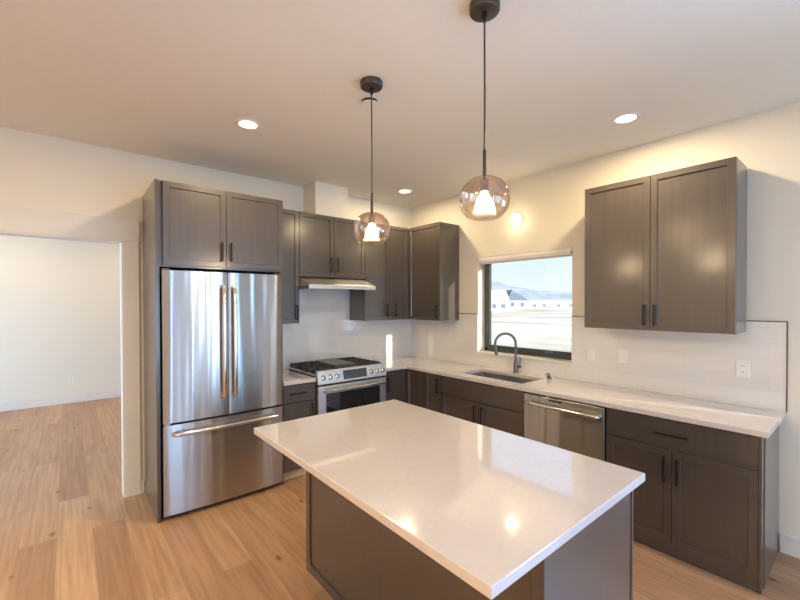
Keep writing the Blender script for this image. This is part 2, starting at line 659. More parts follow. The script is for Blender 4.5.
# backsplash tile
BS = 1.492
bt = 0.009
bsb = part('backsplash', MB().box((-2.066, -bt, 0.914), (-1.77, 0, 1.415)).box((-1.77, -bt, 0.914), (-0.98, 0, 1.85)).box((-0.98, -bt, 0.914), (-bt, 0, 1.415)), 'tile_x', wall_back, label='glossy white tile behind the range')
bsr = part('backsplash', MB().box((-bt, -3.647, 0.914), (0, WY0, BS)).box((-bt, WY0, 0.914), (0, WY1, WZ0 - 0.012)).box((-bt, WY1, 0.914), (0, -0.862, BS)).box((-bt, -0.862, 0.914), (0, -bt, 1.415)), 'tile_y', wall_right, label='glossy white tile along the window wall')
edge = MB()
edge.box((-bt - 0.002, -3.653, 0.916), (0, -3.647, BS + 0.006)).box((-bt - 0.002, -3.647, BS), (0, WY0, BS + 0.006)).box((-bt - 0.002, WY1, BS), (0, -0.862, BS + 0.006))
part('tile_edge_trim', edge, 'bronze', wall_right, label='thin dark metal edge around the tile')


# windows of the unseen side of the room: frame and pane, added daylight lamps stand in front, the left window is made up
def plain_window(n, a, b, axis, plane, z0, z1):
    mb = MB()
    t = 0.05
    def bx(u0, u1, v0, v1, d0=0.0, d1=0.02):
        if axis == 'y':
            mb.box((u0, plane + d0, v0), (u1, plane + d1, v1))
        else:
            s = -1 if plane > -1 else 1
            mb.box((plane + s * d0, u0, v0), (plane + s * d1, u1, v1))
    bx(a, a + t, z0, z1); bx(b - t, b, z0, z1); bx(a, b, z0, z0 + t); bx(a, b, z1 - t, z1)
    m_ = (a + b) / 2
    o = struct('window_%d' % n, mb, 'trim', label='white framed daylight window')
    g = MB()
    if axis == 'y':
        g.box((a + t, plane, z0 + t), (b - t, plane + 0.004, z1 - t))
    else:
        s = -1 if plane > -1 else 1
        g.box((plane, a + t, z0 + t), (plane + s * 0.004, b - t, z1 - t))
    part('glass', g, 'white', o)
    return o


wn = 2
for cx, ww in DAY_WIN:
    plain_window(wn, cx - ww / 2, cx + ww / 2, 'y', FRONT_Y, 0.10, 2.2); wn += 1
for cy, ww in SIDE_WIN:
    plain_window(wn, cy - ww / 2, cy + ww / 2, 'x', 0.0, 0.10, 2.2); wn += 1
for cy, ww in LEFT_FILL:
    plain_window(wn, cy - ww / 2, cy + ww / 2, 'x', RX0, 0.5, 2.3); wn += 1

# ------------------------------------------------------------------ kitchen window
fx0, fx1 = 0.105, 0.17
fw_ = 0.042
mb = MB()
mb.box((fx0, WY1 - 0.012, WZ0 + 0.006), (fx1, WY1 - 0.052, WZ1), 0.003)
mb.box((fx0, WY0, WZ0 + 0.006), (fx1, WY0 + 0.03, WZ1), 0.003)
mb.box((fx0, WY0, WZ0 + 0.006), (fx1, WY1 - 0.012, WZ0 + 0.05), 0.003)
mb.box((fx0, WY0, WZ1 - 0.035), (fx1, WY1 - 0.012, WZ1), 0.003)
win = struct('window_1', mb, 'frame', label='black framed window above the sink')
mb = MB()
mb.box((fx0 - 0.012, WY1 - 0.05, WZ0 + 0.05), (fx0 + 0.03, WY1 - 0.085, WZ1 - 0.03), 0.002)
mb.box((fx0 - 0.008, WY0 + 0.03, WZ0 + 0.05), (fx0 + 0.03, WY0 + 0.05, WZ1 - 0.03), 0.002)
mb.box((fx0 - 0.008, WY0 + 0.03, WZ0 + 0.046), (fx0 + 0.03, WY1 - 0.06, WZ0 + 0.078), 0.002)
mb.box((fx0 - 0.008, WY0 + 0.03, WZ1 - 0.058), (fx0 + 0.03, WY1 - 0.06, WZ1 - 0.03), 0.002)
part('sash', mb, 'frame', win, label='black inner sash')
part('glass', MB().box((0.138, WY0 + 0.02, WZ0 + 0.03), (0.142, WY1 - 0.04, WZ1 - 0.02)), 'pane', win)
part('latch', MB().box((fx0 - 0.02, -1.99, WZ0 + 0.05), (fx0 - 0.008, -1.90, WZ0 + 0.068), 0.003), 'gun', win)
part('hinge', MB().box((fx0 - 0.022, WY1 - 0.055, 1.30), (fx0 - 0.012, WY1 - 0.075, 1.37), 0.002).box((fx0 - 0.022, WY1 - 0.055, 1.99), (fx0 - 0.012, WY1 - 0.075, 2.04), 0.002), 'gun', win)
struct('trim_5', MB().box((-0.022, WY0 - 0.012, WZ0 - 0.012), (fx0 - 0.001, WY1 + 0.012, WZ0 + 0.006), 0.003), 'trim', label='white sill of the window above the sink')

mb = MB()
for (a, b, c, d) in ((SY0, SY0 + 0.02, SZ0, SZ1), (SY1 - 0.02, SY1, SZ0, SZ1), (SY0, SY1, SZ0, SZ0 + 0.02), (SY0, SY1, SZ1 - 0.02, SZ1)):
    mb.box((0.18, a, c), (0.205, b, d))
struct('window_%d' % wn, mb, 'frame', label='small dark framed window nearer the camera on the sink wall')

blind = thing('roller_blind', (0.03, (WY0 + WY1) / 2, WZ1), 'white roller blind rolled up at the top of the sink window', 'blind')
part('cassette', MB().prism([(0.002, WZ1 - 0.002), (0.002, WZ1 - 0.035), (0.012, WZ1 - 0.062), (0.05, WZ1 - 0.066), (0.062, WZ1 - 0.05), (0.062, WZ1 - 0.002)], 'y', WY0 + 0.01, WY1 - 0.006), 'white', blind)
part('hem_bar', MB().box((0.028, WY0 + 0.014, WZ1 - 0.078), (0.04, WY1 - 0.01, WZ1 - 0.066), 0.002), 'white', blind)
part('end_cap', MB().box((0.0, WY0 + 0.002, WZ1 - 0.055), (0.012, WY0 + 0.014, WZ1 - 0.035), 0.002), 'black', blind, label='black end cap')

# ------------------------------------------------------------------ cabinet fronts


def mapper(face, plane):
    """u to the viewer's right, w out of the front, v up"""
    if face == 'y':      # front looks to -y
        return lambda u, w, v: (u, plane - w, v)
    if face == 'x':      # front looks to -x; u is -y
        return lambda u, w, v: (plane - w, -u, v)
    if face == 'X':      # front looks to +x; u is y
        return lambda u, w, v: (plane + w, u, v)


def shaker(face, plane, u0, u1, v0, v1, rail=0.058, th=0.02, recess=0.008, flat=False):
    mp = mapper(face, plane)
    mb = MB()
    bm = mb.bm
    c = [Vector(mp(u, wd, v)) for (u, wd, v) in ((u0, th, v0), (u1, th, v0), (u1, th, v1), (u0, th, v1), (u0, 0, v0), (u1, 0, v0), (u1, 0, v1), (u0, 0, v1))]
    vs = [bm.verts.new(p) for p in c]
    front = bm.faces.new((vs[0], vs[1], vs[2], vs[3]))
    for q in ((4, 7, 6, 5), (0, 4, 5, 1), (1, 5, 6, 2), (2, 6, 7, 3), (3, 7, 4, 0)):
        bm.faces.new([vs[i] for i in q])
    bmesh.ops.recalc_face_normals(bm, faces=bm.faces)
    ed = list(front.edges)
    if flat:
        bmesh.ops.bevel(bm, geom=ed, offset=0.002, segments=2, affect='EDGES')
        return mb
    bmesh.ops.inset_region(bm, faces=[front], thickness=rail, depth=0)
    n = front.normal.copy()
    bmesh.ops.inset_region(bm, faces=[front], thickness=0.005, depth=0)
    for v in front.verts:
        v.co -= n * recess
    return mb


def bar_handle(face, plane, u, v, length, vertical=True, r=0.0055, stand=0.028):
    mp = mapper(face, plane)
    mb = MB()
    h = length / 2
    s = h - 0.014
    b = 0.0055
    def bx(ua, ub, wa, wb, va, vb):
        mb.box(mp(ua, wa, va), mp(ub, wb, vb), 0.0015)
    if vertical:
        bx(u - b, u + b, stand - b, stand + b, v - h, v + h)
        for k in (-s, s):
            bx(u - b * .9, u + b * .9, 0, stand - b, v + k - b, v + k + b)
    else:
        bx(u - h, u + h, stand - b, stand + b, v - b, v + b)
        for k in (-s, s):
            bx(u + k - b, u + k + b, 0, stand - b, v - b * .9, v + b * .9)
    return mb


def handle(face, plane, u, v, length, parent, vertical=True):
    part('handle', bar_handle(face, plane + (-0.02 if face in 'xy' else 0.02), u, v, length, vertical), 'black', parent, label='black bar pull')


def door(face, plane, u0, u1, v0, v1, parent, hu=None, hv=None, hl=0.155, **k):
    d = part('door', shaker(face, plane, u0, u1, v0, v1, **k), 'cab', parent)
    if hu is not None:
        handle(face, plane, hu, hv, hl, d)
    return d


def drawer(face, plane, u0, u1, v0, v1, parent, hu=None, hl=0.165, **k):
    d = part('drawer', shaker(face, plane, u0, u1, v0, v1, flat=True), 'cab', parent)
    if hu is not None:
        handle(face, plane, hu, (v0 + v1) / 2, hl, d, vertical=False)
    return d


CT, CB = 0.914, 0.880      # countertop top / underside
FY = -0.590                # carcass front planes
FX = -0.590
DZ0, DZ1 = 0.080, 0.680    # base doors
WZ = (0.694, 0.870)        # base drawers
UB, UT = 1.420, 2.5335     # wall cabinets
UD = 0.3125                # wall cabinet carcass depth
G = 0.0025

# --- refrigerator surround
s = thing('refrigerator_surround', (-2.57, -0.32, 0), 'tall dark cabinet surround over and beside the refrigerator', 'cabinet')
part('side_panel', MB().box((-3.054, -0.632, 0), (-3.034, -0.001, UT), 0.001), 'cab', s)
part('filler_strip', MB().box((-3.034, -0.612, 1.895), (-3.006, -0.592, UT), 0.001), 'cab', s)
part('filler_strip', MB().box((-3.034, -0.612, 0), (-3.024, -0.592, 1.895), 0.001), 'cab', s)
part('side_panel', MB().box((-2.094, -0.612, 0), (-2.074, -0.001, UT), 0.001), 'cab', s)
part('body', MB().box((-3.006, -0.611, 1.895), (-2.094, -0.001, UT), 0.001), 'cab', s)
d0 = door('y', -0.612, -3.003, -2.558, 1.912, UT - 0.002, s, hu=-2.592, hv=2.035)
d1 = door('y', -0.612, -2.553, -2.075, 1.912, UT - 0.002, s, hu=-2.522, hv=2.035)

# --- wall cabinets on the range wall
t = thing('wall_cabinet', (-1.92, -0.15, UB), 'narrow single-door dark wall cabinet between refrigerator surround and range hood', 'cabinet')
part('body', MB().box((-2.073, -UD, UB), (-1.776, -0.0125, UT), 0.001), 'cab', t)
door('y', -UD, -2.071, -1.778, UB, UT, t, hu=-1.808, hv=1.53)
t = thing('wall_cabinet', (-1.375, -0.15, 1.89), 'short two-door dark wall cabinet directly above the range hood', 'cabinet')
part('body', MB().box((-1.774, -UD, 1.889), (-0.984, -0.0125, UT), 0.001), 'cab', t)
door('y', -UD, -1.772, -1.381, 1.889, UT, t, hu=-1.418, hv=2.022, hl=0.15)
door('y', -UD, -1.377, -0.986, 1.889, UT, t, hu=-1.344, hv=2.022, hl=0.15)
t = thing('wall_cabinet', (-0.66, -0.15, UB), 'two-door dark wall cabinet right of the range hood, running into the corner', 'cabinet')
part('body', MB().box((-0.982, -UD, UB), (-0.336, -0.0125, UT), 0.001), 'cab', t)
door('y', -UD, -0.980, -0.642, UB, UT, t, hu=-0.675, hv=1.535)
door('y', -UD, -0.638, -0.337, UB, UT, t, hu=-0.550, hv=1.535, rail=0.05)
# --- wall cabinets on the window wall
t = thing('wall_cabinet', (-0.15, -0.6, UB), 'dark corner wall cabinet with bare side panel, left of the sink window', 'cabinet')
part('body', MB().box((-UD, -0.858, UB), (-0.0125, -0.334, UT), 0.001).box((-UD, -0.334, UB), (-0.010, -0.0125, UT)), 'cab', t)
part('end_panel', MB().box((-UD - 0.001, -0.864, UB), (-0.0125, -0.858, UT), 0.001), 'cab', t)
door('x', -UD, 0.334, 0.862, UB, UT, t, hu=0.825, hv=1.52)
t = thing('wall_cabinet', (-0.15, -2.97, UB), 'large two-door dark wall cabinet right of the sink window', 'cabinet')
part('body', MB().box((-UD, -3.444, UB), (-0.0125, -2.4999, UT), 0.001), 'cab', t)
part('end_panel', MB().box((-UD - 0.001, -3.450, UB), (-0.0125, -3.444, UT), 0.001), 'cab', t)
door('x', -UD, 2.500, 2.969, UB, UT, t, hu=2.936, hv=1.53)
door('x', -UD, 2.973, 3.448, UB, UT, t, hu=3.003, hv=1.53)

# --- base cabinets


def base_body(mb, a, b):
    return mb.box(a, b, 0.001)


t = thing('base_cabinet', (-1.91, -0.3, 0), 'narrow dark base cabinet between refrigerator and gas range', 'cabinet')
part('body', MB().box((-2.072, FY, 0.09), (-1.752, -0.010, CB), 0.001), 'cab', t)
part('toe_kick', MB().box((-2.072, FY + 0.03, 0), (-1.752, FY + 0.045, 0.09), 0.001), 'palewood', t, label='pale unfinished wood toe kick')  # pale colour stands in for an unidentified patch here
drawer('y', FY, -2.069, -1.755, 0.715, 0.870, t, hu=-1.932)
door('y', FY, -2.069, -1.755, 0.09, 0.702, t, hu=-1.79, hv=0.61)
t = thing('base_cabinet', (-0.45, -0.45, 0), 'dark corner base cabinet with a two-leaf folding door beside the range', 'cabinet')
part('body', MB().box((-0.928, FY, 0.08), (-0.001, -0.010, CB), 0.001).box((FX, -0.913, 0.08), (-0.010, FY, CB), 0.001), 'cab', t)
part('toe_kick', MB().box((-0.928, FY - 0.012, 0), (FX - 0.012, FY + 0.012, 0.078)).box((FX - 0.012, -0.913, 0), (FX + 0.012, FY + 0.012, 0.078)), 'cab', t)
door('y', FY, -0.926, FX - 0.024, DZ0, WZ[1], t, hu=-0.886, hv=0.735, rail=0.05)
door('x', FX, -FY + 0.024, 0.911, DZ0, WZ[1], t, rail=0.05)
t = thing('base_cabinet', (-0.3, -1.04, 0), 'slim one-door dark base cabinet between corner cabinet and sink cabinet', 'cabinet')
part('body', MB().box((FX, -1.160, 0.08), (-0.010, -0.915, CB), 0.001), 'cab', t)
part('toe_kick', MB().box((FX - 0.012, -1.160, 0), (FX + 0.012, -0.915, 0.078)), 'cab', t)
door('x', FX, 0.918, 1.158, DZ0, WZ[1], t, hu=1.106, hv=0.76, rail=0.05)
t = thing('base_cabinet', (-0.3, -1.64, 0), 'dark sink base cabinet under the window, false front over two doors', 'cabinet')
part('body', MB().box((FX, -2.122, 0.08), (-0.545, -1.162, CB), 0.001).box((-0.545, -2.122, 0.08), (-0.010, -2.104, CB)).box((-0.545, -1.180, 0.08), (-0.010, -1.162, CB)).box((-0.545, -2.104, 0.08), (-0.010, -1.180, 0.098)), 'cab', t)
part('toe_kick', MB().box((FX - 0.012, -2.122, 0), (FX + 0.012, -1.162, 0.078)), 'cab', t)
part('false_front', shaker('x', FX, 1.165, 2.119, WZ[0], WZ[1], flat=True), 'cab', t)
door('x', FX, 1.165, 1.640, DZ0, DZ1, t, hu=1.600, hv=0.575)
door('x', FX, 1.644, 2.119, DZ0, DZ1, t, hu=1.684, hv=0.575)
t = thing('base_cabinet', (-0.3, -3.2, 0), 'dark two-door base cabinet with a wide drawer at the counter end, right of the dishwasher', 'cabinet')
part('body', MB().box((FX, -3.604, 0.08), (-0.010, -2.787, CB), 0.001), 'cab', t)
part('toe_kick', MB().box((FX - 0.012, -3.604, 0), (FX + 0.012, -2.787, 0.078)), 'cab', t)
part('end_panel', MB().box((FX - 0.020, -3.617, 0), (-0.018, -3.604, CB), 0.001).box((FX + 0.045, -3.621, 0.0), (FX + 0.05, -3.617, CB)), 'cab', t)
drawer('x', FX, 2.790, 3.602, WZ[0], WZ[1], t, hu=3.185, hl=0.19)
door('x', FX, 2.790, 3.187, DZ0, DZ1, t, hu=3.150, hv=0.555, hl=0.17)
door('x', FX, 3.191, 3.602, DZ0, DZ1, t, hu=3.221, hv=0.555, hl=0.17)

# ------------------------------------------------------------------ countertops
OV = -0.630
SK = (-0.500, -0.135, -2.035, -1.325)         # sink cut-out x0 x1 y0 y1
ct = thing('countertop', (-0.3, -1.9, CB), 'long white quartz countertop turning the corner along the window wall', 'countertop')
mb = MB()
bm = mb.bm
xs = [OV, SK[0], SK[1], -0.0105]
ys = [-3.645, SK[2], SK[3], OV, -0.0105]
verts = {}
for i, x in enumerate(xs):
    for j, y in enumerate(ys):
        verts[(i, j)] = bm.verts.new((x, y, CT))
va = bm.verts.new((-0.928, OV, CT))
vb = bm.verts.new((-0.928, -0.0105, CT))
fs = []
for i in range(3):
    for j in range(4):
        if i == 1 and j == 1:
            continue
        fs.append(bm.faces.new((verts[(i, j)], verts[(i + 1, j)], verts[(i + 1, j + 1)], verts[(i, j + 1)])))
fs.append(bm.faces.new((va, verts[(0, 3)], verts[(0, 4)], vb)))
r = bmesh.ops.extrude_face_region(bm, geom=fs)
bmesh.ops.translate(bm, verts=[e for e in r['geom'] if isinstance(e, bmesh.types.BMVert)], vec=(0, 0, -(CT - CB - 0.0005)))
bmesh.ops.recalc_face_normals(bm, faces=bm.faces)
ed = [e for e in bm.edges if e.calc_face_angle(0) > 1.0]
bmesh.ops.bevel(bm, geom=ed, offset=0.003, segments=2, affect='EDGES')
part('slab', mb, 'quartz', ct)
t = thing('countertop', (-1.91, -0.3, CB), 'short white quartz countertop between refrigerator and range', 'countertop')
part('slab', MB().box((-2.072, OV, CB + 0.0005), (-1.752, -0.0105, CT), 0.003, 2), 'quartz', t)

# ------------------------------------------------------------------ sink, faucet, soap dispenser
t = thing('kitchen_sink', (-0.32, -1.68, CB), 'undermount stainless steel sink set in the counter under the window', 'sink')
mb = MB()
bm = mb.bm
x0, x1, y0, y1 = SK[0] + 0.002, SK[1] - 0.002, SK[2] + 0.002, SK[3] - 0.002
top, bot, th = CB - 0.001, CB - 0.215, 0.004
pts = lambda a, z: [bm.verts.new(p) for p in ((x0 + a, y0 + a, z), (x1 - a, y0 + a, z), (x1 - a, y1 - a, z), (x0 + a, y1 - a, z))]
rings = [pts(-0.012, top), pts(0.0, top), pts(0.004, bot + 0.02), pts(0.024, bot), ]
for A, B in zip(rings, rings[1:]):
    for i in range(4):
        bm.faces.new((A[i], A[(i + 1) % 4], B[(i + 1) % 4], B[i]))
bm.faces.new(rings[-1])
b_ = part('basin', mb, 'sinksteel', t)
sm = b_.modifiers.new('thickness', 'SOLIDIFY')
sm.thickness = 0.003
part('drain', MB().lathe([(0, 0.004), (0.03, 0.004), (0.045, 0.006), (0.05, 0.001), (0, 0.001)], (-0.32, -1.68, bot)), 'chrome', t, smooth=40)

fxb, fyb = -0.060, -1.672
t = thing('faucet', (fxb, fyb, CT), 'dark gunmetal pull-down faucet with a high arched spout behind the sink', 'faucet')
part('base', MB().lathe([(0, 0), (0.027, 0), (0.027, 0.006), (0.021, 0.010), (0.0205, 0.105), (0.018, 0.112), (0.0145, 0.118), (0, 0.118)], (fxb, fyb, CT)), 'gun', t, smooth=40)
arc = [(fxb, fyb, CT + 0.11), (fxb, fyb, CT + 0.20), (fxb, fyb, CT + 0.29)]
rad = 0.105
SWX, SWY = 0.78, 0.626       # the spout is swung a little to the left
for k in range(1, 17):
    a = PI * k / 16 * 1.06
    q = -rad + rad * math.cos(a)
    arc.append((fxb + q * SWX, fyb - q * SWY, CT + 0.29 + rad * math.sin(a)))
part('spout', MB().tube(arc, 0.0125, 14), 'gun', t, smooth=50)
e = Vector(arc[-1])
part('spray_head', MB().tube([e + Vector((0, 0, 0.004)), e + Vector((0.003, -0.002, -0.03)), e + Vector((0.009, -0.007, -0.085)), e + Vector((0.0095, -0.0075, -0.095))], 0.015, 14, radii=[0.0135, 0.0155, 0.0165, 0.014]), 'gun', t, smooth=50)
hb = MB()
hb.lathe([(0, 0), (0.015, 0), (0.015, 0.035), (0, 0.038)], (fxb, fyb - 0.018 - 0.038, CT + 0.065), axis='y', seg=16)
hb.tube([(fxb, fyb - 0.045, CT + 0.07), (fxb + 0.002, fyb - 0.05, CT + 0.12), (fxb + 0.004, fyb - 0.052, CT + 0.155)], 0.006, 10)
part('lever', hb, 'gun', t, smooth=50)

t = thing('soap_dispenser', (-0.10, -2.03, CT), 'small dark soap dispenser at the back right corner of the sink', 'dispenser')
part('base', MB().lathe([(0, 0), (0.021, 0), (0.021, 0.012), (0.015, 0.016), (0.013, 0.032), (0, 0.032)], (-0.10, -2.06, CT), seg=20), 'gun', t, smooth=40)
part('nozzle', MB().tube([(-0.10, -2.06, CT + 0.03), (-0.10, -2.06, CT + 0.045), (-0.125, -2.06, CT + 0.048), (-0.155, -2.06, CT + 0.042)], 0.006, 10), 'gun', t, smooth=50)

# ------------------------------------------------------------------ refrigerator
FRX0, FRX1 = -3.016, -2.098
FRT = 1.868
fr = thing('refrigerator', ((FRX0 + FRX1) / 2, -0.35, 0), 'stainless steel french door refrigerator with bottom freezer drawer', 'refrigerator')
part('body', MB().box((FRX0 + 0.004, -0.585, 0.03), (FRX1 - 0.004, -0.03, FRT - 0.012), 0.004), 'darkgrey', fr, label='dark grey body')
part('toe_grille', MB().box((FRX0 + 0.006, -0.600, 0.0), (FRX1 - 0.006, -0.50, 0.035), 0.003), 'darkgrey', fr)
mid = (FRX0 + FRX1) / 2


def bowed(x0, x1, z0, z1, yb, yf, bow, xa, xb):
    """front face follows one shallow arc from xa to xb"""
    poly = [(x0, yb), (x1, yb)]
    n = 14
    front = []
    for i in range(n + 1):
        x = x1 + (x0 - x1) * i / n
        u = (x - xa) / (xb - xa) * 2 - 1
        y = yf - bow * (1 - u * u)
        front.append((x, y))
    # rounded vertical edges
    front[0] = (front[0][0], front[0][1] + 0.004)
    front[-1] = (front[-1][0], front[-1][1] + 0.004)
    return MB().prism(poly + front, 'z', z0, z1)


YB, YF, BOW = -0.588, -0.655, 0.016
for (a, b, hx) in ((FRX0, mid - 0.003, -2.598), (mid + 0.003, FRX1, -2.516)):
    d = part('door', bowed(a, b, 0.728, FRT, YB, YF, BOW, FRX0, FRX1), 'steel', fr, smooth=25)
    yy = YF - BOW
    part('handle', MB().tube([(hx, yy + 0.002, 1.74), (hx, yy - 0.032, 1.752), (hx, yy - 0.045, 1.735), (hx, yy - 0.048, 1.60), (hx, yy - 0.050, 1.31), (hx, yy - 0.048, 1.02), (hx, yy - 0.045, 0.895), (hx, yy - 0.032, 0.878), (hx, yy + 0.002, 0.89)], 0.015, 12), 'chrome', d, smooth=50)
d = part('freezer_drawer', bowed(FRX0, FRX1, 0.04, 0.712, YB, YF, BOW, FRX0, FRX1), 'steel', fr, smooth=25)
hz = 0.648
hp = []
for i in range(13):
    x = FRX0 + 0.07 + (FRX1 - FRX0 - 0.14) * i / 12
    u = (x - FRX0) / (FRX1 - FRX0) * 2 - 1
    hp.append((x, YF - BOW * (1 - u * u) - 0.045, hz))
hp = [(hp[0][0], YF + 0.0, hz), (hp[0][0], YF - 0.03, hz)] + hp[0:] + [(hp[-1][0], YF - 0.03, hz), (hp[-1][0], YF, hz)]
part('handle', MB().tube(hp, 0.0165, 12), 'chrome', d, smooth=50)
for x in (FRX0 + 0.03, FRX1 - 0.03):
    part('hinge_cover', MB().box((x - 0.025, -0.64, FRT), (x + 0.025, -0.55, FRT + 0.014), 0.003), 'darkgrey', fr)
part('hinge_cover', MB().box((FRX0 + 0.01, -0.652, 0.713), (FRX0 + 0.05, -0.60, 0.727), 0.002), 'chrome', fr)

# ------------------------------------------------------------------ range
GX0, GX1 = -1.748, -0.936
rg = thing('gas_range', ((GX0 + GX1) / 2, -0.34, 0), 'stainless steel slide-in gas range with black grates under the hood', 'range')
part('body', MB().box((GX0 + 0.004, -0.60, 0.03), (GX1 - 0.004, -0.012, 0.925), 0.003), 'darkgrey', rg, label='dark grey body')
part('cooktop', MB().box((GX0, -0.605, 0.9255), (GX1, -0.012, 0.944), 0.005, 2), 'chrome', rg, label='stainless cooktop')
part('toe_panel', MB().box((GX0 + 0.01, -0.59, 0.0), (GX1 - 0.01, -0.55, 0.03)), 'darkgrey', rg)
# control panel: sloping fascia
YPF = -0.662
part('control_panel', MB().prism([(-0.606, 0.845), (-0.606, 0.972), (-0.632, 0.976), (-0.640, 0.972), (YPF, 0.853), (YPF + 0.004, 0.845)], 'x', GX0, GX1), 'satin', rg)
nrm = Vector((0, -(0.972 - 0.853), -(0.662 - 0.640)))
nrm = Vector((0, -0.983, 0.182))


def fascia(z):
    return -0.640 - (0.972 - z) / (0.972 - 0.853) * 0.022


for kx in (-1.695, -1.620, -1.545, -1.135, -1.065, -0.992):
    z = 0.908
    c = Vector((kx, fascia(z), z))
    knob = MB()
    knob.tube([c, c + nrm * 0.006, c + nrm * 0.0065, c + nrm * 0.03, c + nrm * 0.033], 0.02, 20, radii=[0.027, 0.027, 0.021, 0.018, 0.014])
    k = part('knob', knob, 'chrome', rg, smooth=40)
    part('grip', MB().box((kx - 0.004, c.y - 0.040, z - 0.014), (kx + 0.004, c.y - 0.028, z + 0.024), 0.002), 'darkgrey', k)
mbd = MB()
mbd.prism([(fascia(0.955) - 0.0015, 0.955), (fascia(0.955) + 0.004, 0.955), (fascia(0.868) + 0.004, 0.868), (fascia(0.868) - 0.0015, 0.868)], 'x', -1.468, -1.19)
part('display', mbd, 'display', rg, label='black touch display')
# oven door
od = part('oven_door', MB().box((GX0 + 0.003, -0.655, 0.235), (GX1 - 0.003, -0.602, 0.828), 0.004, 2), 'satin', rg)
part('window', MB().box((GX0 + 0.085, -0.6575, 0.33), (GX1 - 0.085, -0.650, 0.755), 0.001), 'blackglass', od)
hp = [(GX0 + 0.055, -0.653, 0.785), (GX0 + 0.055, -0.695, 0.787)] + [(GX0 + 0.055 + (GX1 - GX0 - 0.11) * i / 8, -0.706, 0.788) for i in range(9)] + [(GX1 - 0.055, -0.695, 0.787), (GX1 - 0.055, -0.653, 0.785)]
part('handle', MB().tube(hp, 0.0145, 14), 'chrome', od, smooth=50)
part('lower_drawer', MB().box((GX0 + 0.003, -0.652, 0.06), (GX1 - 0.003, -0.602, 0.225), 0.004, 2), 'steel', rg)
part('vent_gap', MB().box((GX0 + 0.01, -0.640, 0.829), (GX1 - 0.01, -0.606, 0.845)), 'black', rg)
# burners and grates
for bx_, by_ in ((-1.60, -0.44), (-1.60, -0.17), (-1.08, -0.44), (-1.08, -0.17), (-1.342, -0.46)):
    part('burner', MB().lathe([(0, 0.018), (0.03, 0.018), (0.034, 0.014), (0.034, 0.010), (0.05, 0.008), (0.052, 0.0), (0, 0.0)], (bx_, by_, 0.944), seg=24), 'iron', rg, smooth=40)
GZ = 0.982
for (a, b) in ((GX0 + 0.02, -1.485), (-1.20, GX1 - 0.02)):
    g = MB()
    y0, y1 = -0.585, -0.03
    t_ = 0.006
    zb = 0.962
    for y in (y0, (y0 + y1) / 2, y1):
        g.box((a, y - t_, zb), (b, y + t_, GZ), 0.002)
    for x in (a, (a * 2 + b) / 3, (a + 2 * b) / 3, b):
        g.box((x - t_, y0, zb), (x + t_, y1, GZ), 0.002)
    for yc in (y0 + (y1 - y0) * .25, y0 + (y1 - y0) * .75):
        g.box((a, yc - t_, zb + 0.004), (b, yc + t_, GZ), 0.002)
    for x in (a, b):
        for y in (y0, y1):
            g.box((x - 0.008, y - 0.008, 0.9445), (x + 0.008, y + 0.008, zb), 0.001)
    part('grate', g, 'iron', rg)
g = MB()
g.box((-1.475, -0.585, 0.962), (-1.21, -0.03, 0.975), 0.003)
for y in (-0.57, -0.045):
    for x in (-1.46, -1.225):
        g.box((x - 0.008, y - 0.008, 0.9445), (x + 0.008, y + 0.008, 0.963))
part('grate', g, 'iron', rg)
gp = MB()
gp.box((-1.465, -0.50, 0.9755), (-1.22, -0.05, 0.992), 0.005, 2)
part('griddle', gp, 'darkgrey', rg, label='flat grey griddle plate')

# ------------------------------------------------------------------ range hood
hd = thing('range_hood', (-1.38, -0.27, 1.79), 'slim stainless steel range hood under the short cabinet', 'hood')
HX0, HX1, HY = -1.772, -0.984, -0.535
part('canopy', MB().prism([(-0.012, 1.888), (-0.300, 1.888), (HY, 1.800), (HY, 1.790), (-0.012, 1.790)], 'x', HX0 + 0.001, HX1 - 0.001), 'satin', hd)
part('front_lip', MB().box((HX0, HY - 0.004, 1.762), (HX1, HY + 0.02, 1.804), 0.002), 'satin', hd, label='bright front lip')
part('side_panel', MB().box((HX0, HY + 0.02, 1.762), (HX0 + 0.012, -0.014, 1.790)), 'darkgrey', hd)
part('side_panel', MB().box((HX1 - 0.012, HY + 0.02, 1.762), (HX1, -0.014, 1.790)), 'darkgrey', hd)
part('filter', MB().box((HX0 + 0.03, HY + 0.04, 1.782), (HX1 - 0.03, -0.04, 1.790)), 'darkgrey', hd)

# ------------------------------------------------------------------ dishwasher
dw = thing('dishwasher', (-0.3, -2.455, 0), 'stainless steel dishwasher with a bar handle, right of the sink cabinet', 'dishwasher')
part('body', MB().box((-0.585, -2.780, 0.10), (-0.03, -2.126, 0.870), 0.002), 'darkgrey', dw)
DWX = -0.618
dd = part('door', MB().box((DWX, -2.779, 0.10), (-0.586, -2.127, 0.866), 0.004, 2), 'steel', dw)
part('handle', MB().tube([(DWX + 0.004, -2.160, 0.800), (DWX - 0.030, -2.164, 0.800)] + [(DWX - 0.040, -2.176 - 0.556 * i / 8, 0.800) for i in range(9)] + [(DWX - 0.030, -2.742, 0.800), (DWX + 0.004, -2.746, 0.800)], 0.0135, 14), 'chrome', dd, smooth=50)
part('vent', MB().box((DWX - 0.001, -2.46, 0.838), (DWX + 0.004, -2.35, 0.852)), 'blackglass', dd, label='small dark control window')
part('toe_panel', MB().box((FX - 0.010, -2.780, 0.0), (FX + 0.01, -2.126, 0.095)), 'black', dw)

